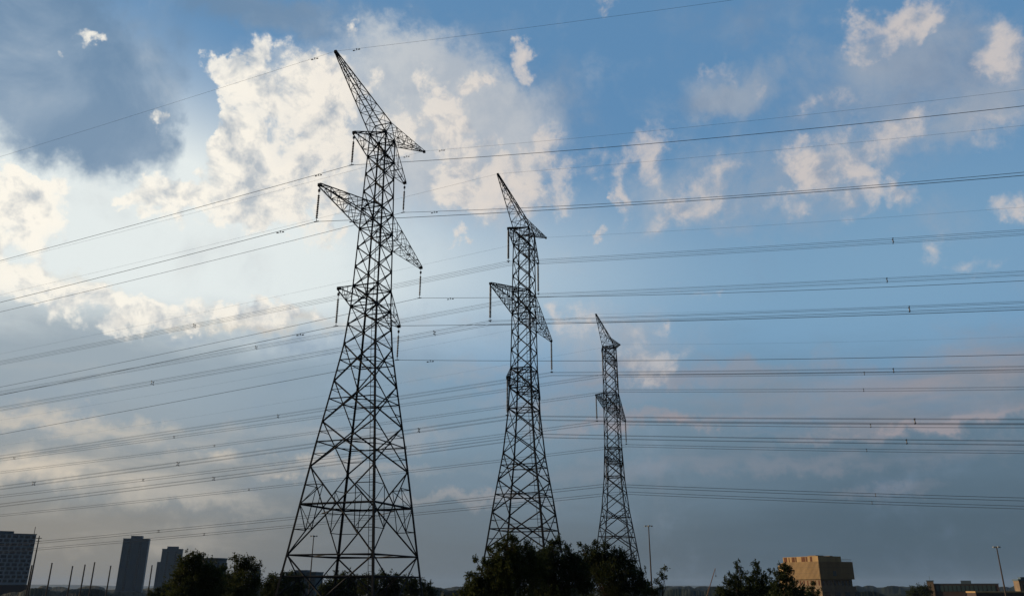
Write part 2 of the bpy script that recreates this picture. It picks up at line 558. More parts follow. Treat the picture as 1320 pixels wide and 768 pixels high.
def canopy(name, dist, seed, hb, mat, az0, az1, w_tree, depth=60, n=900, lab=None):
    """a belt of woodland: many overlapping crown bumps in one canopy surface"""
    rr = np.random.RandomState(seed)
    span = R(az1 - az0) * dist
    nt_ = int(span / w_tree * 2.2)
    cx = rr.uniform(0, span, nt_)
    cd = rr.uniform(0, depth, nt_)
    cr = w_tree * rr.uniform(.45, 1.0, nt_)
    chh = hb * rr.uniform(.72, 1.12, nt_)
    rowsn = 8
    mb = MB()
    for i in range(n + 1):
        x = span * i / n
        a = R(az0) + x / dist
        for j in range(rowsn):
            dd = depth * j / (rowsn - 1)
            q = np.clip(1 - ((cx - x) ** 2 + (cd - dd) ** 2) / cr ** 2, 0, 1) ** .5 * (chh * .45) + chh * .55
            h = float(np.max(np.where((cx - x) ** 2 + (cd - dd) ** 2 < cr ** 2, q, hb * .5)))
            h += rr.uniform(-.02, .02) * hb
            if j == 0 or j == rowsn - 1: h = 0
            rad = dist + dd + rr.uniform(-.15, .15) * depth / rowsn
            mb.v.append((rad * math.sin(a), rad * math.cos(a), h))
    for i in range(n):
        for j in range(rowsn - 1):
            k = i * rowsn + j
            mb.f.append((k, k + 1, k + rowsn + 1, k + rowsn))
    o = mb.build(name, mat)
    o.data.polygons.foreach_set('use_smooth', [True] * len(o.data.polygons))
    return tag(o, lab, 'woodland', kind='stuff')


canopy('far_woodland', 1500, 5, 13, M['wood'], -40, 40, 22, 220, 1100, 'dark belt of distant treetops along the whole horizon')
canopy('near_woodland', 520, 8, 10.0, M['wood'], -7.5, 40, 11, 90, 900, 'lower darker belt of treetops in front of the horizon woodland')
canopy('near_woodland', 600, 9, 9.6, M['wood'], -40, -13, 11, 90, 700, 'low dark treetops along the bottom left behind the net poles')

# ------------------------------------------------------------------ lattice towers
ARM_ROT = R(90 - 18.9)                       # local +X runs along the cross arms, away from the viewer


def lerp(a, b, t): return a + (b - a) * t


def half(profile, z):
    for (z0, r0), (z1, r1) in zip(profile, profile[1:]):
        if z0 <= z <= z1:
            return lerp(r0, r1, (z - z0) / (z1 - z0)) / math.sqrt(2)
    return (profile[0][1] if z < profile[0][0] else profile[-1][1]) / math.sqrt(2)


def tower(name, loc, T, label):
    root = empty(name, loc, ARM_ROT)
    tag(root, label, 'transmission tower', 'lattice transmission towers in a row')
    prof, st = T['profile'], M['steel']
    lw, bw = T['leg_w'], T['brace_w']
    top = T['top']
    cor = lambda sx, sy, z: Vector((sx * half(prof, z), sy * half(prof, z), z))
    # legs and footings
    for sx, sy in ((1, 1), (1, -1), (-1, 1), (-1, -1)):
        mb = MB()
        zs = [0] + [z for z, _ in prof[1:-1]] + [top]
        for a, b in zip(zs, zs[1:]):
            w = lw * (1.0 if a < 20 else .85 if a < 34 else .7)
            mb.angle(cor(sx, sy, a), cor(sx, sy, b), w, w * .22, inward=(-sx, -sy, 0))
        for z in T['panels'][1:]:              # gusset plates
            p = cor(sx, sy, z)
            e = lw * 1.25
            mb.box(p.x - e * .5 - sx * e * .4, p.x + e * .5 - sx * e * .4, p.y - sy * .012 - .012, p.y - sy * .012 + .012, p.z - e * .8, p.z + e * .8)
            mb.box(p.x - sx * .012 - .012, p.x - sx * .012 + .012, p.y - e * .5 - sy * e * .4, p.y + e * .5 - sy * e * .4, p.z - e * .8, p.z + e * .8)
        mb.build('leg', st, root)
        p = cor(sx, sy, 0)
        fb = MB()
        fb.lathe([(.62, -.6), (.62, .35), (.5, .48)], p.x, p.y, 14)
        fb.build('footing', M['concrete'], root)
    # four lattice faces
    faces = [((1, 1), (1, -1)), ((1, -1), (-1, -1)), ((-1, -1), (-1, 1)), ((-1, 1), (1, 1))]
    pn = T['panels']
    for ca, cb in faces:
        mb = MB()
        nrm = Vector((-(ca[0] + cb[0]), -(ca[1] + cb[1]), 0)).normalized()
        for k, (z0, z1) in enumerate(zip(pn, pn[1:])):
            w = bw * (1.25 if z1 - z0 > 3 else 1.0)
            A0, B0, A1, B1 = cor(*ca, z0), cor(*cb, z0), cor(*ca, z1), cor(*cb, z1)
            off = nrm * .05
            mb.angle(A0, B1, w, inward=nrm)
            mb.angle(B0 + off, A1 + off, w, inward=nrm)
            wa_, wb_ = (B0 - A0).length, (B1 - A1).length
            t = wa_ / (wa_ + wb_)
            X = A0.lerp(B1, t)
            zx = X.z
            if z1 - z0 > 3.0:
                AM, BM = cor(*ca, zx), cor(*cb, zx)
                big = z1 - z0 > 5.5
                mb.angle(AM, BM, w * (1.25 if big else .75), inward=nrm)
                if big:
                    for (L0, L1, D0, D1) in ((A0, AM, A0, B1), (B0, BM, B0, A1), (AM, A1, B0, A1), (BM, B1, A0, B1)):
                        low = L0 is A0 or L0 is B0
                        lm = L0.lerp(L1, .5)
                        # point on the diagonal half way towards the crossing
                        dm = (L0.lerp(X, .5) if low else L1.lerp(X, .5))
                        mb.angle(lm, dm, w * .6)
                        mb.angle(dm, L1 if low else L0, w * .6)
                        hm = (AM if L0 in (A0, AM) else BM)
                        mb.angle(dm, hm.lerp(X, .5), w * .6)
                else:
                    for P0, P1 in ((A0, AM), (B0, BM)):
                        mb.angle(P0.lerp(P1, .5), P0.lerp(X, .5), w * .55)
                    for P0, P1 in ((A1, AM), (B1, BM)):
                        mb.angle(P0.lerp(P1, .5), P0.lerp(X, .5), w * .55)
        for z in T['rings']:
            mb.angle(cor(*ca, z), cor(*cb, z), bw * 1.1, inward=nrm)
        mb.build('lattice_face', st, root)
    # horizontal diaphragms inside the body
    for z in T['diaph']:
        mb = MB()
        mids = [(cor(*a, z) + cor(*b, z)) / 2 for a, b in faces]
        for i in range(4):
            mb.angle(mids[i], mids[(i + 1) % 4], bw * .8)
        mb.build('plan_bracing', st, root)
    for z in T['rings']:
        if half(prof, z) < 2.2:
            mb = MB()
            mb.angle(cor(1, 1, z), cor(-1, -1, z), bw * .8)
            mb.angle(cor(1, -1, z), cor(-1, 1, z), bw * .8)
            mb.build('plan_bracing', st, root)
    # cross arms
    for (L, zt, zu) in T['arms']:
        for s in (-1, 1):
            mb = MB()
            tipb = [Vector((s * L, .14 * k, zt)) for k in (-1, 1)]
            b = [cor(s, k, zt) for k in (-1, 1)]
            t_ = [cor(s, k, zu) for k in (-1, 1)]
            tt = [Vector((s * L, .14 * k, zt + .16)) for k in (-1, 1)]
            n = max(3, int(round((L - b[0].x * s) / 1.35)))
            cw, dw = bw * .95, bw * .55
            for k in (0, 1):
                mb.angle(b[k], tipb[k], cw)
                mb.angle(t_[k], tt[k], cw)
            for i in range(n):
                f0, f1 = i / n, (i + 1) / n
                for k in (0, 1):
                    bl0, bl1 = b[k].lerp(tipb[k], f0), b[k].lerp(tipb[k], f1)
                    tl0, tl1 = t_[k].lerp(tt[k], f0), t_[k].lerp(tt[k], f1)
                    if i: mb.angle(bl0, tl0, dw)
                    mb.angle(tl0, bl1, dw) if i % 2 == 0 else mb.angle(bl0, tl1, dw)
                for X0, X1 in ((b, tipb), (t_, tt)):
                    p0, p1 = X0[0].lerp(X1[0], f0), X0[1].lerp(X1[1], f0)
                    q0, q1 = X0[0].lerp(X1[0], f1), X0[1].lerp(X1[1], f1)
                    if i: mb.angle(p0, p1, dw)
                    if i < n - 1: mb.angle(p0, q1, dw) if i % 2 == 0 else mb.angle(p1, q0, dw)
            mb.box(s * L - .09, s * L + .09, -.17, .17, zt - .06, zt + .2)
            mb.build('cross_arm', st, root)
            # hanging insulator string
            ins = MB()
            y0 = zt - .1
            hang, tot = T['hang'], T['ins']
            cx_ = s * L
            ins.tube([(cx_, 0, y0 + .1), (cx_, 0, zt - hang)], .025)
            ins.box(cx_ - .05, cx_ + .05, -.09, .09, zt - hang * .5 - .15, zt - hang * .5 + .1)
            pr, z = [], zt - hang
            ln = tot - hang - .25
            nd = int(ln / .17)
            for q in range(nd):
                zz = z - q * .17
                dr = .16 if T['quad'] else .105
                pr += [(.04, zz), (dr, zz - .075), (dr - .005, zz - .11), (.045, zz - .12)]
            ins.lathe(pr, cx_, 0, 9)
            ins.tube([(cx_, 0, z - nd * .17 + .04), (cx_, 0, zt - tot)], .03)
            if T['quad']:
                ins.box(cx_ - .26, cx_ + .26, -.04, .04, zt - tot - .05, zt - tot + .05)
                ins.box(cx_ - .04, cx_ + .04, -.22, .22, zt - tot + .05, zt - tot + .13)
            else:
                ins.tube([(cx_, -.22, zt - tot), (cx_, .22, zt - tot)], .045)
            ins.build('insulator_string', M['insul'], root)
    # ground-wire peaks: long horns meeting over the body
    (L, zt, zc, zr, ry) = T['horn']
    for s in (-1, 1):
        mb = MB()
        hh = half(prof, zc)
        b = [Vector((s * hh, k * hh, zc)) for k in (-1, 1)]
        t_ = [Vector((0, k * hh * ry, zr)) for k in (-1, 1)]
        tb = [Vector((s * L, k * .08, zt - .12)) for k in (-1, 1)]
        tt = [Vector((s * L, k * .08, zt)) for k in (-1, 1)]
        n = 7
        cw, dw = bw * .95, bw * .5
        for k in (0, 1):
            mb.angle(b[k], tb[k], cw)
            mb.angle(t_[k], tt[k], cw)
            mb.angle(b[k], t_[k], cw * .8)
        for i in range(n):
            f0, f1 = i / n, (i + 1) / n
            for k in (0, 1):
                p0, p1 = b[k].lerp(tb[k], f0), b[k].lerp(tb[k], f1)
                q0, q1 = t_[k].lerp(tt[k], f0), t_[k].lerp(tt[k], f1)
                if i: mb.angle(p0, q0, dw)
                mb.angle(q0, p1, dw) if i % 2 else mb.angle(p0, q1, dw)
            for X0, X1 in ((b, tb), (t_, tt)):
                p0, p1 = X0[0].lerp(X1[0], f0), X0[1].lerp(X1[1], f0)
                q0, q1 = X0[0].lerp(X1[0], f1), X0[1].lerp(X1[1], f1)
                mb.angle(p0, p1, dw)
                if i < n - 1: mb.angle(p0, q1, dw) if i % 2 == 0 else mb.angle(p1, q0, dw)
        mb.angle(t_[0], t_[1], cw)
        mb.box(s * L - .1, s * L + .1, -.12, .12, zt - .22, zt + .06)
        mb.build('ground_wire_peak', st, root)
    # climbing ladder beside the near leg
    mb = MB()
    def inset(z, o):
        h = half(prof, z)
        return Vector((-h + .42, -h + o, z))
    zs = [0.3 + i * (T['top'] - 1) / 40 for i in range(41)]
    for o in (.30, .68):
        mb.tube([inset(z, o) for z in zs], .028, 4)
    z = .4
    while z < T['top'] - 1:
        mb.tube([inset(z, .30), inset(z, .68)], .016, 4)
        z += .45
    mb.build('climbing_ladder', st, root)
    return root


def panels(lo, hi, n): return [lerp(lo, hi, i / n) for i in range(1, n + 1)]


Z = CAMH
T1 = dict(profile=[(0, 7.9), (Z + 2.5, 5.6), (Z + 7.2, 4.8), (Z + 11.9, 3.97), (Z + 16.6, 3.05), (Z + 20.6, 2.3), (Z + 24.45, 1.93),
                  (Z + 30, 1.74), (Z + 35, 1.58), (Z + 40, 1.4), (Z + 42.8, 1.3)],
          top=Z + 42.8, leg_w=.175, brace_w=.082,
          panels=[0, 5.2, Z + 2.5, Z + 9.7, Z + 13.6, Z + 17.3, Z + 20.8] + [Z + 22.7, Z + 24.45, Z + 26.5] + panels(Z + 26.5, Z + 32.4, 3) + [Z + 34.5] + panels(Z + 34.5, Z + 40.3, 3) + [Z + 42.8],
          rings=[Z + .85, Z + 2.5, Z + 24.45, Z + 26.5, Z + 32.4, Z + 34.5, Z + 40.3, Z + 42.8], diaph=[Z + 2.5, Z + 6.05, Z + 11.7, Z + 15.5, Z + 19.2],
          arms=[(5.28, Z + 40.3, Z + 42.8), (10.0, Z + 32.4, Z + 34.5), (5.7, Z + 24.45, Z + 26.5)],
          horn=(9.5, Z + 46.55, Z + 42.8, Z + 44.4, 1.0), hang=.9, ins=3.4, quad=False)
T2 = dict(profile=[(0, 8.1), (Z + 4.9, 5.25), (Z + 10.5, 4.25), (Z + 16.1, 3.12), (Z + 21.7, 2.4), (Z + 27.3, 2.06), (Z + 33, 1.93), (Z + 38.4, 1.84), (Z + 44, 1.74), (Z + 48.2, 1.65)],
          top=Z + 48.2, leg_w=.2, brace_w=.1,
          panels=[0, 5.5, Z + .2, Z + 4.5, Z + 8.9, Z + 12.9, Z + 16.3, Z + 19.3, Z + 22.2, Z + 25, Z + 27.7] + panels(Z + 27.7, Z + 35.4, 3) + [Z + 38.6] + panels(Z + 38.6, Z + 45.75, 3) + [Z + 48.2],
          rings=[Z + .2, Z + 22.2, Z + 25, Z + 27.7, Z + 35.4, Z + 38.6, Z + 45.75, Z + 48.2], diaph=[Z + 2.6, Z + 6.8, Z + 11, Z + 14.6],
          arms=[(6.6, Z + 45.75, Z + 48.2), (13.05, Z + 35.4, Z + 38.6), (6.65, Z + 25, Z + 27.7)],
          horn=(10.9, Z + 51.9, Z + 48.2, Z + 50.2, .35), hang=.35, ins=4.85, quad=True)
pos_of = lambda a, dist: Vector((dist * math.sin(R(a)), dist * math.cos(R(a)), 0))
L1, L2, L3 = pos_of(-11.15, 72), pos_of(.33, 105), pos_of(6.65, 158)
L3.z = -2.1
tower('transmission_tower', L1, T1, 'tallest and nearest steel lattice pylon at left, with short insulators and single cables')
tower('transmission_tower', L2, T2, 'middle steel lattice pylon with long insulators, standing behind the bushy dark trees')
tower('transmission_tower', L3, T2, 'smallest and farthest steel lattice pylon, the rightmost of the three')

# ------------------------------------------------------------------ cables
XA = Vector((math.sin(R(18.9)), math.cos(R(18.9)), 0))       # along the arms, away
YA = Vector((-XA.y, XA.x, 0))                                  # along the line, to the left
UR = -YA


def drop(t, rt, lf):
    a, b = rt if t > 0 else lf
    t = abs(t)
    return -a * t + b * t * t


def path(A, rt, lf, off=Vector((0, 0, 0)), t0=-150, t1=130):
    pts = []
    n = 90
    for i in range(n + 1):
        t = lerp(t0, t1, i / n)
        pts.append(A + UR * t + Vector((0, 0, drop(t, rt, lf))) + off)
    i = min(range(len(pts)), key=lambda k: abs(lerp(t0, t1, k / n)))
    pts[i] = A + off
    return pts


def t_at(A, px):
    """distance along the line where the cable crosses a photo column"""
    best = None
    for i in range(-1500, 1301):
        t = i * .1
        q = A + UR * t + Vector((0, 0, -.08 * abs(t)))
        q = q - Vector((0, 0, CAMH))
        dep = q.y * CP + q.z * SP
        if dep < 1: continue
        x = CX + F * q.x / dep
        if best is None or abs(x - px) < best[0]: best = (abs(x - px), t)
    return best[1]


def single_cable(A, rt, lf, lab, grp, rad, damp, name='power_cable', t0=-150):
    root = empty(name, A)
    tag(root, lab, 'power line', grp)
    z0 = Vector((0, 0, 0))
    mb = MB()
    mb.tube([p - A for p in path(A, rt, lf, t0=t0)], rad, 5)
    mb.build('conductor', M['wire'], root)
    for t in damp:                                   # dog-bone dampers clamped under the cable
        q = UR * t + Vector((0, 0, drop(t, rt, lf)))
        mb = MB()
        mb.box(q.x - .03, q.x + .03, q.y - .03, q.y + .03, q.z - .13, q.z + .03)
        c = q - Vector((0, 0, .13))
        mb.tube([c - UR * .26, c - UR * .1 - Vector((0, 0, .03)), c + UR * .1 - Vector((0, 0, .03)), c + UR * .26], .012, 5)
        for s in (-1, 1):
            mb.tube([c + UR * (s * .19), c + UR * (s * .36)], .05, 7)
        mb.build('vibration_damper', M['insul'], root)


def bundle(A, rt, lf, lab, grp, spac, rad=.017, t0=-190):
    root = empty('conductor_bundle', A)
    tag(root, lab, 'power line', grp)
    e = .23
    offs = [XA * (sx * e) + Vector((0, 0, sz * e - .25)) for sx in (-1, 1) for sz in (-1, 1)]
    for o in offs:
        mb = MB()
        mb.tube([p - A for p in path(A, rt, lf, o, t0=t0)], rad, 4)
        mb.build('conductor', M['wire'], root)
    for t in spac:
        q = UR * t + Vector((0, 0, drop(t, rt, lf) - .25))
        mb = MB()
        cs = [q + XA * (sx * e) + Vector((0, 0, sz * e)) for sx, sz in ((-1, -1), (1, -1), (1, 1), (-1, 1))]
        for k in range(4):
            mb.tube([cs[k].lerp(q, .35), cs[(k + 1) % 4].lerp(q, .35)], .035, 5)
            mb.tube([cs[k].lerp(q, .35), cs[k]], .035, 5)
            mb.tube([cs[k] - UR * .07, cs[k] + UR * .07], .05, 6)
        mb.build('spacer', M['insul'], root)


def tip(loc, side, L, z): return loc + XA * (side * L) + Vector((0, 0, z))


NM = {-1: 'near', 1: 'far'}
LV1 = ['upper', 'long middle', 'lowest']
RL1 = [((.1286, .00062), (.099, .00018)), ((.116, .00047), (.1, .0002)), ((.1005, .00035), (.087, .00003))]
for i, (L, z, zu) in enumerate(T1['arms']):
    for s in (-1, 1):
        A = tip(L1, s, L, z - T1['ins'])
        r1, l1 = RL1[i]
        single_cable(A, r1, l1, f"single dark cable hung from the {LV1[i]} {NM[s]} arm of the nearest pylon", 'single cables of the nearest pylon', .021,
                     [-3.5, 3.6])
for s in (-1, 1):
    A = tip(L1, s, T1['horn'][0], T1['horn'][1])
    single_cable(A, (.125, .0004) if s < 0 else (.109, .00043), (.095, .00018), f"thin ground wire running from the {NM[s]} pointed peak of the nearest pylon", 'thin ground wires on the pylon peaks', .009, [-2.2, 2.2], 'ground_wire')
R2, LF2, LF3 = (.079, .00012), (.071, .00006), (.066, .00006)
SP2 = {(0, -1): [1151, 250], (0, 1): [1143, 330], (1, -1): [1172, 196, 560], (1, 1): [1152, 358], (2, -1): [1180, 42, 229, 540], (2, 1): [1169, 275]}
SP3 = {(0, -1): [1114, 15, 223], (0, 1): [1113, 275], (1, -1): [1122, 183, 523], (1, 1): [1117, 320], (2, -1): [1129, 10, 203], (2, 1): [1124, 262]}
for loc, nm, SPx, gname in ((L2, 'middle', SP2, 'conductor bundles of the middle pylon'), (L3, 'farthest', SP3, 'conductor bundles of the farthest pylon')):
    for i, (L, z, zu) in enumerate(T2['arms']):
        for s in (-1, 1):
            A = tip(loc, s, L, z - T2['ins'])
            bundle(A, R2, LF2 if nm == 'middle' else LF3, f"four-wire cable bundle with spacers from the {LV1[i]} {NM[s]} arm of the {nm} pylon", gname, [t_at(A, p) for p in SPx[(i, s)]])
    for s in (-1, 1):
        A = tip(loc, s, T2['horn'][0], T2['horn'][1])
        single_cable(A, (.097, .00027), (.088, .0001), f"thin ground wire running from the {NM[s]} pointed peak of the {nm} pylon", 'thin ground wires on the pylon peaks', .010, [], 'ground_wire', -190)


# ------------------------------------------------------------------ buildings
def bframe(name, px, dist, rot_deg, label, cat='building', group=None):
    p = at(px, 757, dist)
    root = empty(name, (p.x, p.y, 0), R(rot_deg))
    return tag(root, label, cat, group)


def zof(px, py, dist): return at(px, py, dist).z


def mpp(dist): return dist / F                    # rough metres per photo pixel at the horizon


# patterned block at the left edge
D = 700
k = mpp(D) * 1.17
b1 = bframe('tower_block', -8, D, 34, 'tall tower block at the left edge with dark windows staggered in a pale grid')
Hh = zof(20, 689, D)
hw, dp = 18.8, 11
mb = MB(); mb.box(-hw, hw, -dp, dp, 12, Hh); mb.build('wall', M['pale'], b1)
mb = MB(); mb.box(-hw - 1.2, hw + 1.2, -dp - 1.2, dp + 1.2, 0, 11.95); mb.build('podium', M['brown'], b1)
mb = MB(); mb.box(-hw - .3, hw + .3, -dp - .3, dp + .3, Hh, Hh + .5); mb.box(-9, 5, -6, 6, Hh + .5, Hh + 2.2); mb.build('roof', M['slate'], b1)
mb = MB(); mb.tube([(hw - 1.5, -dp + 1, Hh + .4), (hw - 1.5, -dp + 1, Hh + 5.4)], .22, 6); mb.build('roof_antenna', M['pole'], b1)
rows, cols = 12, 10
rest = MB()
rh, cw_ = (Hh - 13.5) / rows, 2 * hw / cols
wa_m = MB(); wa_m.box(-.42 * cw_, .42 * cw_, -.12, .12, -.36 * rh, .36 * rh); wma = wa_m.mesh('window', M['glassd'])
wb_m = MB(); wb_m.box(-.30 * cw_, .30 * cw_, -.12, .12, -.36 * rh, .36 * rh); wmb = wb_m.mesh('window', M['glassd'])
rnd = random.Random(4)
for r_ in range(rows):
    for c_ in range(cols):
        sh = (.14 if r_ % 2 else -.14) * cw_
        if c_ < 2:                                 # the outermost columns, beyond the hundred that show largest
            x_, z_ = -hw + (c_ + .5) * cw_ + sh * .3, 13.2 + (r_ + .5) * rh
            rest.box(x_ - .3 * cw_, x_ + .3 * cw_, -dp - .12, -dp + .12, z_ - .36 * rh, z_ + .36 * rh)
            continue
        o = link('window', wma if (r_ + c_) % 2 else wmb, b1)
        o.location = (-hw + (c_ + .5) * cw_ + sh, -dp, 13.2 + (r_ + .5) * rh)
tag(rest.build('outer_windows', M['glassd'], b1), kind='stuff')
scols = 5
cw2 = 2 * dp / scols
# side face seen at a glancing angle: vertical strips of glazing
for side in (1, -1):
    for c_ in range(scols):
        mb = MB(); mb.box(side * hw - .12, side * hw + .12, -dp + (c_ + .22) * cw2, -dp + (c_ + .78) * cw2, 13.6, Hh - 1); mb.build('side_glazing', M['glassd'], b1)


def slate_tower(px, w_px, top_py, dist, rot, label, capw, extra=None):
    b = bframe('tower_block', px, dist, rot, label, group='slate tower blocks at the left')
    H = zof(px, top_py, dist)
    w = w_px * mpp(dist) * 1.13 / (math.cos(R(30)) + .55 * math.sin(R(30)))
    hx, hy = w / 2, w * .28
    mb = MB(); mb.box(-hx, hx, -hy, hy, 0, H); mb.build('wall', M['slate'], b)
    mb = MB(); mb.box(-hx - .35, hx + .35, -hy - .35, hy + .35, H + .003, H + 1.2); mb.build('roof', M['slate'], b)
    mb = MB(); mb.box(-hx * capw, hx * capw, -hy * .7, hy * .7, H + 1.2, H + 5.0); mb.build('plant_room', M['slate2'], b)
    n = 5
    for i in range(n):
        x0 = -hx + (i + .25) * 2 * hx / n
        x1 = -hx + (i + .72) * 2 * hx / n
        mb = MB(); mb.box(x0, x1, -hy - .15, -hy + .1, 6, H - 3); mb.build('window_strip', M['glassd'] if i % 2 else M['slate2'], b)
    mb = MB()
    z = 8
    while z < H - 3:
        mb.box(-hx, hx, -hy - .25, -hy - .152, z, z + .35)
        mb.box(hx + .002, hx + .12, -hy, hy, z, z + .35)
        z += 3.4
    mb.build('floor_band', M['slate'], b)
    if extra:
        mb = MB(); mb.box(-hx - extra, -hx - .003, -hy * .9, hy * .9, 0, H * .72); mb.build('side_wing', M['slate2'], b)
    return b


slate_tower(167, 26.5, 695, 1300, 18, 'larger dark slate tower block with a flat roof box, left of its twin', .45)
slate_tower(216, 21.5, 708, 1500, 18, 'smaller dark slate tower block with a lower wing, right of its twin', .55, 5)

# cylinder-topped block behind the left trees
D = 420
b = bframe('office_block', 270, D, 0, 'round-topped grey building half hidden behind the left leafy tree')
H = zof(270, 719, D); rr_ = 14 * mpp(D) * 1.1
mb = MB(); mb.lathe([(rr_, 0), (rr_, H - .6)], 0, 0, 28); mb.build('wall', M['grey'], b, True)
mb = MB(); mb.lathe([(rr_ + .3, H - .597), (rr_ + .3, H)], 0, 0, 28); mb.build('roof_rim', M['slate'], b)
for i in range(16):
    a = 2 * math.pi * i / 16
    mb = MB(); cx_, cy_ = rr_ * math.cos(a), rr_ * math.sin(a)
    mb.tube([(cx_ * .985, cy_ * .985, 4), (cx_ * .985, cy_ * .985, H - 2)], .45, 6); mb.build('window_strip', M['glassd'], b)
D = 500
b = bframe('office_block', 328, D, 15, 'narrow grey-blue building edge just right of the left leafy trees')
H = zof(328, 735, D); hw = 5.2 * mpp(D)
mb = MB(); mb.box(-hw, hw, -3, 3, 0, H); mb.build('wall', M['bluegrey'], b)
mb = MB(); mb.box(-hw - .2, hw + .2, -3.2, 3.2, H, H + .5); mb.build('roof', M['slate'], b)
for q in range(4):
    mb = MB(); mb.box(-hw * .7, hw * .7, -3.1, -2.9, 3 + q * (H - 3) / 4.5, 5 + q * (H - 3) / 4.5); mb.build('window', M['glassd'], b)
# building behind the first pylon
D = 450
b = bframe('office_block', 391, D, -8, 'pale blue-grey building seen through the legs of the nearest pylon')
H = zof(391, 738, D); hw = 17 * mpp(D) * 1.1
mb = MB(); mb.box(-hw, hw, -5, 5, 0, H); mb.build('wall', M['bluegrey'], b)
mb = MB(); mb.box(-hw - .25, hw + .25, -5.25, 5.25, H, H + .5); mb.box(-hw * .5, hw * .3, -3, 3, H + .5, H + 1.4); mb.build('roof', M['slate2'], b)
for i in range(5):
    for j in range(4):
        mb = MB(); x0 = -hw + (i + .2) * 2 * hw / 5
        z0 = 2.5 + j * (H - 3) / 4
        mb.box(x0, x0 + hw * .24, -5.1, -4.9, z0, z0 + (H - 3) / 4 * .55); mb.build('window', M['glassd'], b)

# ochre building on the right
D = 330
b = bframe('ochre_building', 1059, D, 0, 'sunlit ochre building with slotted parapet and shaded right side')
c = at(1056, 757, D)
azc = math.atan2(c.x, c.y)
b.rotation_euler = (0, 0, -azc + R(45))
s1, s2 = 18.6, 15.0                                # lengths of sunlit and shaded faces
Ht, Hm, Hb, H0_ = (zof(1056, y, D) for y in (716, 723, 746, 753))
# the local corner (0,0) is nearest the viewer; +X runs away along the shaded face, +Y along the sunlit one
mb = MB(); mb.box(0, s2 + 2.2, 0, s1, Hb, Hm); mb.build('upper_wall', M['gold'], b)
mb = MB(); mb.box(.8, s2 + 1.6, .8, s1 - .5, H0_ - .6, Hb - .003); mb.build('middle_wall', M['ochre_d'], b)
mb = MB(); mb.box(.3, s2 + 2.6, .2, s1 + 1, 0, H0_ - .603); mb.build('lower_wall', M['ochre_d'], b)
mb = MB(); mb.box(.15, s2 * .78, .15, s1 - .2, Hm, Ht); mb.build('parapet', M['gold'], b)
mb = MB(); mb.box(4, 8, 5, 9, Hm, Ht + .45); mb.box(9, 10.5, 3, 6, Hm, Ht + .3); mb.build('roof_plant', M['ochre_d'], b)
for i, (f0, f1) in enumerate(((.17, .22), (.30, .34), (.36, .46), (.60, .63), (.65, .73), (.80, .82), (.87, .955))):
    mb = MB(); mb.box(.06, .3, s1 * f0, s1 * f1, Hm + .05, Ht - .12); mb.build('parapet_slot', M['rust'], b)
for i in range(9):
    mb = MB(); y0 = .8 + (i + .3) * (s1 - 1.6) / 9; mb.box(.72, .9, y0, y0 + .6, H0_ - .3, Hb - .4); mb.build('window', M['rust'], b)
mb = MB()
for i in range(30):
    y0 = (i + .5) * s1 / 30; mb.box(-.1, -.002, y0 - .07, y0 + .07, Hb, Hm)
    x0 = (i + .5) * (s2 + 2) / 30; mb.box(x0 - .07, x0 + .07, -.1, -.002, Hb, Hm)
mb.build('wall_ribs', M['ochre_d'], b)
mb = MB()
for q in (.34, .67):
    zq = Hb + (Hm - Hb) * q
    mb.box(-.05, -.003, 0, s1, zq - .04, zq + .04); mb.box(0, s2 + 2.2, -.05, -.003, zq - .04, zq + .04)
mb.build('panel_joint', M['ochre_d'], b)
mb = MB(); mb.box(.4, 5, s1 + .003, s1 + 3.2, 0, Hm - 1.0); mb.box(1, 3, s1 + .4, s1 + 2.2, Hm - .997, Hm - .2); mb.build('side_annex', M['gold'], b)
for i in range(8):
    mb = MB(); x0 = 1.6 + i * 1.9; mb.box(x0, x0 + .8, .72, .9, H0_ - .2, Hb - .5); mb.build('window', M['glassd'], b)
mb = MB(); mb.box(6.5, 8.2, -.09, .2, Hb + 1.2, Hb + 2.9); mb.build('vent_louvre', M['bluegrey'], b)
mb = MB()
for i in range(12):
    x0 = s2 * .8 + i * .42; mb.tube([(x0, .2, Hm), (x0, .2, Hm + .9)], .03, 4)
mb.tube([(s2 * .8, .2, Hm + .9), (s2 + 2, .2, Hm + .9)], .035, 4)
mb.build('roof_railing', M['pole'], b)
for i in range(4):
    mb = MB(); x0 = 1.5 + i * 5; mb.box(x0, x0 + 2.6, .1, .3, 1.5, H0_ - 2.5); mb.build('window', M['glassd'], b)

# low glazed building, far right
D = 420
b = bframe('glazed_building', 1243, D, -4, 'long low building with green glazing and a small lit corner tower')
b.rotation_euler = (0, 0, R(-27))
H = zof(1241, 752.5, D); hw = 38 * mpp(D) * .84
mb = MB(); mb.box(-hw, hw, -6, 6, 0, H); mb.build('wall', M['brown'], b)
for i in range(14):
    mb = MB(); x0 = -hw + 2 + i * (2 * hw - 3) / 14; mb.box(x0, x0 + (2 * hw - 3) / 14 - .35, -6.12, -5.9, H - 2.9, H - .5); mb.build('window', M['greenglass'], b)
mb = MB(); mb.box(-hw - .2, hw + .2, -6.2, 6.2, H, H + .3); mb.box(-1, 3, -2, 2, H + .3, H + 1.5); mb.build('roof', M['slate'], b)
mb = MB(); mb.box(-hw - 1.3, -hw + 1.3, -6.6, -2, 0, H + 1.2); mb.build('corner_tower', M['ochre_d'], b)
mb = MB(); mb.box(-hw - 1.5, -hw + 1.5, -6.8, -1.8, H + 1.2, H + 1.6); mb.tube([(-hw, -4, H + 1.6), (-hw, -4, H + 3.4)], .06); mb.build('tower_cap', M['slate'], b)
D = 300
b = bframe('low_wall_building', 1290, D, -4, 'low pale parapet roof in front of the long glazed building')
H = zof(1290, 763.5, D)
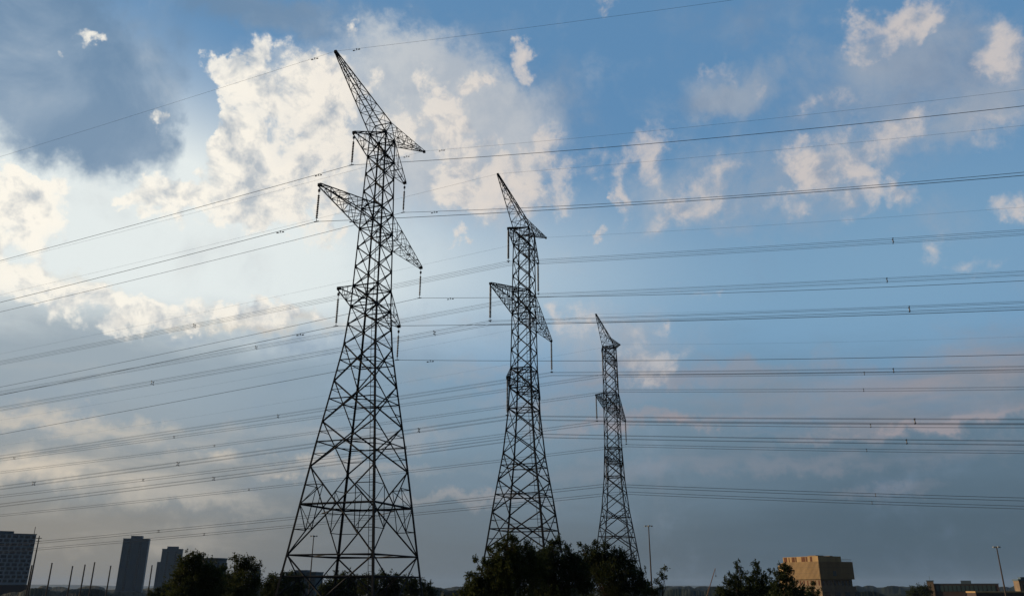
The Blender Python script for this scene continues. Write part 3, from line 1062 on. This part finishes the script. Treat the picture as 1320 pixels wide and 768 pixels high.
mb = MB(); mb.box(-9, 12, -3, 3, 0, H); mb.build('wall', M['brown'], b)
mb = MB(); mb.box(-9.2, 12.2, -3.2, 3.2, H, H + .45); mb.build('parapet', M['gold'], b)
D = 340
b = bframe('brick_turret', 1321, D, -10, 'narrow brick tower cut by the right edge of the picture')
H = zof(1318, 748, D)
mb = MB(); mb.box(-2.4, 2.4, -2.4, 2.4, 0, H); mb.build('wall', M['ochre_d'], b)
mb = MB(); mb.box(-2.6, 2.6, -2.6, 2.6, H, H + .5); mb.box(-1.2, 1.2, -1.2, 1.2, H + .5, H + 1.2); mb.build('cap', M['slate'], b)
mb = MB(); mb.box(-1.3, -.2, -2.48, -2.3, H - 4, H - 1.2); mb.build('window', M['glassd'], b)

# ------------------------------------------------------------------ slender poles
pole_labels = {
    41: 'short bare pole leaning up beside the corner of the tower block at the left edge',
    67: 'bare net pole standing first to the right of the tall thin mast',
    93.5: 'bare net pole, second to the right of the tall thin mast',
    109.6: 'bare net pole in the middle of the row of poles',
    122: 'tallest bare net pole in the row, right of the middle one',
    142.7: 'bare net pole just left of the larger slate tower block',
    196: 'lone bare net pole between the two slate tower blocks'}
for px, py in ((41, 729), (67, 726), (93.5, 730), (109.6, 728), (122, 725), (142.7, 729.5), (196, 729)):
    D = 330
    p = at(px, py, D)
    base = empty('net_pole', (p.x, p.y, 0))
    tag(base, pole_labels[px], 'pole', 'row of tall bare poles')
    mb = MB(); mb.tube([(0, 0, 0), (0, 0, p.z * .5), (0, 0, p.z)], [.30, .26, .21], 8); mb.build('shaft', M['pole'], base)
    mb = MB(); mb.tube([(0, 0, p.z), (0, 0, p.z + .25)], .26, 8); mb.build('cap', M['pole'], base)
p = at(50.5, 692, 380)
base = empty('thin_mast', (p.x, p.y, 0))
tag(base, 'tall thin mast with a small crossbar head, right of the patterned tower block', 'mast')
mb = MB(); mb.tube([(0, 0, 0), (0, 0, p.z)], [.42, .2], 8); mb.build('shaft', M['pole'], base)
mb = MB(); mb.box(-1.1, 1.1, -.12, .12, p.z - .5, p.z - .25); mb.box(-.12, .12, -.12, .12, p.z - .2, p.z + .6); mb.box(-.8, .8, -.1, .1, p.z - 1.6, p.z - 1.4); mb.build('crossbar', M['pole'], base)


def lamp_mast(px, py, D, label, arms=4, r0=.2, spread=.72, rig=True):
    p = at(px, py, D)
    base = empty('lamp_mast', (p.x, p.y, 0))
    tag(base, label, 'light mast', 'tall light masts')
    mb = MB(); mb.tube([(0, 0, 0), (0, 0, p.z * .6), (0, 0, p.z)], [r0, r0 * .75, r0 * .5], 8); mb.build('shaft', M['pole'], base)
    mb = MB()
    mb.box(-spread, spread, -.05, .05, p.z - .1, p.z)
    mb.box(-.05, .05, -spread, spread, p.z - .21, p.z - .105)
    mb.build('head_ring', M['pole'], base)
    for sx, sy in ((-1, 0), (1, 0), (0, -1), (0, 1)):
        mb = MB()
        cx_, cy_ = sx * spread, sy * spread
        mb.lathe([(.08, p.z + .08), (.2, p.z - .02), (.24, p.z - .2), (.14, p.z - .24)], cx_, cy_, 10)
        mb.build('lamp_head', M['lampm'], base)


lamp_mast(404.5, 690, 210, 'high light mast seen between the legs of the nearest pylon')
lamp_mast(836, 677, 190, 'high light mast with a pale flat head, right of the farthest pylon')
lamp_mast(601.5, 744, 420, 'tiny distant light mast left of the big bushy trees', spread=.9)
lamp_mast(1284.5, 704, 200, 'leaning-looking thin light mast near the right edge over the low roofs', spread=.6, r0=.2)

# crane
p0, p1 = at(907, 757, 420), at(922, 732, 420)
base = empty('crane', (p0.x, p0.y, 0))
tag(base, 'small distant crane with a slanting boom left of the ochre building', 'crane')
off = Vector((p1.x - p0.x, p1.y - p0.y, 0))
mb = MB(); mb.box(-2.0, 2.0, -1.4, 1.4, .9, 2.6); mb.box(-1.6, .4, -1.2, 1.2, 2.6, 4.2); mb.build('cab', M['crane'], base)
mb = MB()
for s in (-1, 1): mb.box(-2.8, 2.8, s * 1.3 - .35, s * 1.3 + .35, 0, .897)
mb.build('track', M['pole'], base)
mb = MB(); a0, a1 = Vector((0, 0, 3)), Vector((off.x, off.y, p1.z))
e_ = off.normalized().cross(Vector((0, 0, 1)))
q_ = [[a0 + e_ * (s * .5) + Vector((0, 0, u * .5)), a1 + e_ * (s * .15) + Vector((0, 0, u * .15))] for s in (-1, 1) for u in (-1, 1)]
for A_, B_ in q_: mb.tube([A_, B_], .09, 4)
for i in range(14):
    for (k0, k1) in ((0, 1), (2, 3), (0, 2), (1, 3)):
        mb.tube([q_[k0][0].lerp(q_[k0][1], i / 14), q_[k1][0].lerp(q_[k1][1], (i + 1) / 14)], .05, 4)
mb.build('boom', M['crane'], base)
mb = MB(); mb.tube([a1, a1 - Vector((0, 0, 3.2))], .05, 4); mb.box(a1.x - .2, a1.x + .2, a1.y - .2, a1.y + .2, a1.z - 3.8, a1.z - 3.2); mb.build('hook', M['pole'], base)


# ------------------------------------------------------------------ trees
def leaves_mesh(name, P_, Dv, L_, mat, seed):
    rs = np.random.RandomState(seed)
    n = len(P_)
    d_ = Dv / np.linalg.norm(Dv, axis=1)[:, None]
    ref = rs.normal(size=(n, 3))
    s_ = np.cross(d_, ref)
    s_ /= np.linalg.norm(s_, axis=1)[:, None] + 1e-9
    nn = np.cross(d_, s_)
    w = L_ * rs.uniform(.42, .62, n)
    v0 = P_
    v1 = P_ + d_ * (L_ * .45)[:, None] + s_ * (w / 2)[:, None] + nn * (L_ * .08)[:, None]
    v2 = P_ + d_ * L_[:, None]
    v3 = P_ + d_ * (L_ * .45)[:, None] - s_ * (w / 2)[:, None] + nn * (L_ * .08)[:, None]
    V = np.stack([v0, v1, v2, v3], 1).reshape(-1, 3)
    me = bpy.data.meshes.new(name)
    me.vertices.add(len(V)); me.vertices.foreach_set('co', V.ravel())
    me.loops.add(4 * n); me.loops.foreach_set('vertex_index', np.arange(4 * n))
    me.polygons.add(n); me.polygons.foreach_set('loop_start', np.arange(n) * 4); me.polygons.foreach_set('loop_total', np.full(n, 4))
    me.materials.append(mat)
    me.update(); me.validate()
    return me


def tree(name, px, dist, lumps, label, cat='tree', seed=1, leaf=.10, mat=0, dens=1.0, group='trees in the foreground', shoots=.5):
    rs = np.random.RandomState(seed)
    base = at(px, 757, dist); base.z = 0
    root = empty(name, base)
    tag(root, label, cat, group)
    k = mpp(dist)
    cent = []
    for (x, y, r_) in lumps:
        dd = dist + rs.uniform(-.5, .5) * min(3.0, 22 * k)
        p = at(x, y, dd) - base
        cent.append((np.array(p), r_ * k))
    xs = [c_[0][0] for c_ in cent]; zs = [c_[0][2] for c_ in cent]
    bot = min(zs)
    wid = (max(xs) - min(xs)) / 2 + .6
    # the unseen lower crown, so the tree is whole from anywhere
    nlow = 7
    for i in range(nlow):
        a = rs.uniform(0, 6.28)
        q = np.array([math.cos(a) * wid * .55 + np.mean(xs), math.sin(a) * wid * .45, bot - rs.uniform(.2, max(1.0, bot * .35))])
        cent.append((q, wid * rs.uniform(.45, .6)))
    # wood
    mb = MB()
    H = bot * .62
    mx = float(np.mean(xs))
    trunk = [Vector((0, 0, 0)), Vector((mx * .2 + .05, .06, H * .5)), Vector((mx * .5, -.05, H)), Vector((mx * .8, 0, bot))]
    tr_ = max(.09, wid * .075)
    mb.tube(trunk, [tr_ * 1.3, tr_, tr_ * .8, tr_ * .45], 9)
    for q, rr2 in cent:
        t = rs.uniform(.62, .95)
        s0 = trunk[1].lerp(trunk[2], t) if q[2] < bot else trunk[2].lerp(trunk[3], rs.uniform(.2, .9))
        e = Vector(q)
        mid = s0.lerp(e, .55) + Vector((rs.normal() * .12, rs.normal() * .12, .12 * (e - s0).length))
        mb.tube([s0, mid, e], [tr_ * .35, tr_ * .2, tr_ * .07], 6)
    P_, D_, L_ = [], [], []
    for ci, (q, rr2) in enumerate(cent):
        low = ci >= len(lumps)
        ll = leaf * (1.8 if low else 1.0)
        n = int(max(70, dens * 60 * (rr2 / ll) ** 2))
        n = min(n, 14000)
        # twigs inside the clump, leaves along them
        nt_ = max(5, n // 22)
        dirs = rs.normal(size=(nt_, 3)); dirs[:, 2] += .35
        dirs /= np.linalg.norm(dirs, axis=1)[:, None]
        ln = rr2 * rs.uniform(.55, 1.08, nt_)
        st_ = q + rs.normal(size=(nt_, 3)) * rr2 * .25
        for j in range(nt_):
            e = st_[j] + dirs[j] * ln[j]
            if j % 5 == 0: mb.tube([Vector(st_[j]), Vector(e)], [.012, .004], 3, False)
        idx = rs.randint(0, nt_, n)
        u = rs.uniform(.25, 1.05, n) ** .8
        pp = st_[idx] + dirs[idx] * (ln[idx] * u)[:, None] + rs.normal(size=(n, 3)) * (ll * .45)
        dv = dirs[idx] * .7 + rs.normal(size=(n, 3)) * .75 + np.array([0, 0, -.1])
        P_.append(pp); D_.append(dv); L_.append(ll * rs.uniform(.6, 1.25, n))
        # upright leader shoots
        if not low and rs.rand() < shoots:
            for _ in range(rs.randint(1, 3)):
                b0 = q + np.array([rs.normal() * rr2 * .5, rs.normal() * rr2 * .5, rr2 * .5])
                hgt = rr2 * rs.uniform(.7, 1.25)
                lean = np.array([rs.normal() * .3, rs.normal() * .3, 1.0])
                e = b0 + lean * hgt
                mb.tube([Vector(b0), Vector(e)], [.014, .005], 3, False)
                m_ = int(14 + 10 * hgt / leaf * .3)
                u = rs.uniform(0, 1, m_)
                P_.append(b0 + np.outer(u, e - b0)); D_.append(rs.normal(size=(m_, 3)) + np.array([0, 0, .4])); L_.append(leaf * rs.uniform(.7, 1.2, m_))
    mb.build('trunk', M['bark'], root)
    me = leaves_mesh('crown', np.concatenate(P_), np.concatenate(D_), np.concatenate(L_), LEAF[mat], seed)
    link('crown', me, root)
    return root


tree('leafy_tree', 256, 70, [(252, 720, 7), (258, 717, 5), (240, 728, 11), (252, 732, 10), (262, 742, 16), (245, 752, 20), (275, 748, 14), (282, 738, 7), (230, 746, 9), (234, 736, 7), (270, 763, 22), (240, 768, 16)],
     'leafy tree at lower left hiding the round-topped grey building', seed=11, leaf=.16, mat=0)
tree('leafy_tree', 312, 76, [(318, 725, 8), (302, 720, 4), (307, 726, 6), (322, 734, 9), (331, 731, 4), (308, 738, 7), (300, 752, 14), (315, 757, 20), (287, 753, 10), (330, 752, 8), (305, 768, 16)],
     'leafy tree with a forked top, right of the tree over the round building', seed=12, leaf=.16, mat=0)
tree('leafy_tree', 366, 92, [(352, 748, 8), (362, 744, 7), (374, 742, 7), (384, 746, 6), (344, 756, 8), (365, 758, 13), (385, 758, 9), (350, 766, 12)],
     'low rounded tree at the left foot of the nearest pylon', seed=13, leaf=.18, mat=1)
tree('leafy_tree', 444, 88, [(430, 752, 10), (443, 749, 10), (455, 752, 10), (418, 760, 8), (440, 762, 14), (462, 760, 12)],
     'low dark tree between the left and near legs of the nearest pylon', seed=14, leaf=.18, mat=1)
tree('leafy_tree', 493, 84, [(480, 748, 8), (495, 744, 8), (506, 747, 7), (470, 755, 10), (490, 757, 14), (510, 757, 10)],
     'dark tree right behind the thick near leg of the nearest pylon', seed=15, leaf=.18, mat=1)
tree('leafy_tree', 536, 95, [(524, 753, 9), (537, 754, 9), (549, 758, 8), (530, 762, 12), (556, 764, 7)],
     'low dark tree just right of the nearest pylon', seed=16, leaf=.18, mat=1)
tree('low_shrub', 208, 120, [(203, 763, 5), (213, 761, 7), (222, 758, 8), (195, 767, 5), (210, 768, 7)],
     'low dark shrub in front of the smaller slate tower block', 'shrub', seed=17, leaf=.22, mat=1)
tree('broadleaf_tree', 652, 45, [(655, 695, 6), (663, 699, 7), (650, 708, 9), (641, 703, 5), (632, 710, 4), (626, 724, 4), (614, 722, 4), (619, 732, 4), (640, 722, 10), (662, 718, 14), (678, 705, 7), (684, 714, 9),
                                (632, 740, 12), (650, 745, 24), (622, 754, 13), (606, 763, 10), (677, 745, 24), (640, 765, 22), (608, 742, 6), (668, 730, 18), (645, 735, 16), (628, 730, 8), (612, 752, 10), (690, 728, 14), (604, 768, 12), (660, 712, 10)],
     'largest bushy tree in the centre, with a side branch reaching left', seed=21, leaf=.105, mat=0)
tree('broadleaf_tree', 716, 48, [(697, 716, 7), (712, 700, 6), (721, 698, 6), (710, 712, 10), (730, 707, 6), (736, 716, 7), (722, 728, 16), (703, 742, 20), (743, 742, 18), (720, 760, 22), (706, 728, 14), (735, 730, 13), (694, 732, 12), (690, 722, 8), (744, 722, 8), (690, 745, 14), (748, 735, 12), (752, 755, 14)],
     'bushy dark tree below the right foot of the middle pylon', seed=22, leaf=.105, mat=1)
tree('broadleaf_tree', 786, 50, [(749, 703, 3), (755, 711, 6), (767, 701, 4), (765, 714, 8), (780, 704, 5), (778, 717, 9), (790, 713, 6), (802, 714, 6), (800, 726, 10), (815, 728, 7), (790, 742, 20), (765, 742, 20), (824, 741, 7), (820, 756, 13), (795, 763, 20), (772, 725, 14), (755, 727, 12), (808, 738, 12), (792, 725, 12), (832, 756, 9)],
     'bushy dark tree with upright shoots at the foot of the farthest pylon', seed=23, leaf=.105, mat=1, shoots=.9)
tree('young_tree', 848, 44, [(857, 734, 3.5), (852, 741, 3.5), (847, 749, 4), (838, 757, 5), (856, 746, 2.5), (850, 758, 4), (833, 765, 7), (846, 767, 6)],
     'thin sapling with sparse leaves beside the light mast right of the bushy trees', seed=24, leaf=.10, mat=0, dens=.8)
tree('leafy_tree', 950, 60, [(950, 726, 3), (951, 734, 4.5), (946, 744, 6), (958, 741, 4), (938, 750, 5), (962, 750, 6), (950, 757, 12), (930, 763, 7), (965, 763, 9)],
     'pointed tree with a slim top shoot, leftmost of the three before the ochre building', seed=31, leaf=.12, mat=1, shoots=.9)
tree('leafy_tree', 978, 62, [(975, 728, 4), (977, 736, 6), (970, 746, 7), (985, 744, 5), (993, 736, 2), (980, 757, 12), (998, 758, 8)],
     'pointed dark tree in the middle of the three before the ochre building', seed=32, leaf=.12, mat=1, shoots=.9)
tree('leafy_tree', 1010, 58, [(1010, 732, 6), (1003, 740, 5), (1017, 737, 5), (1011, 746, 9), (1022, 752, 6), (1003, 755, 9), (1020, 763, 9), (1032, 764, 5)],
     'dark tree overlapping the sunlit left face of the ochre building', seed=33, leaf=.12, mat=1)
tree('low_shrub', 1049, 70, [(1048, 753, 3), (1046, 760, 5), (1055, 764, 4)],
     'small shrub before the base of the ochre building', 'shrub', seed=34, leaf=.12, mat=1)
tree('rounded_tree', 1187, 330, [(1185, 762, 7), (1193, 764, 7), (1176, 766, 6), (1186, 768, 9)],
     'dark rounded tree left of the long glazed building', seed=35, leaf=.5, mat=1)

# ------------------------------------------------------------------ evening haze
mb = MB()
mb.box(-13000, 13000, -13000, 13000, -4.2, 125)
hz = bpy.data.materials.new('haze_air')
hz.use_nodes = True
nt = hz.node_tree
nt.nodes.clear()
ho = nt.nodes.new('ShaderNodeOutputMaterial')
pv = nt.nodes.new('ShaderNodeVolumePrincipled')
pv.inputs['Color'].default_value = (.42, .60, .88, 1)
pv.inputs['Density'].default_value = 0.00005
nt.links.new(pv.outputs[0], ho.inputs['Volume'])
tag(mb.build('haze', hz), kind='stuff')
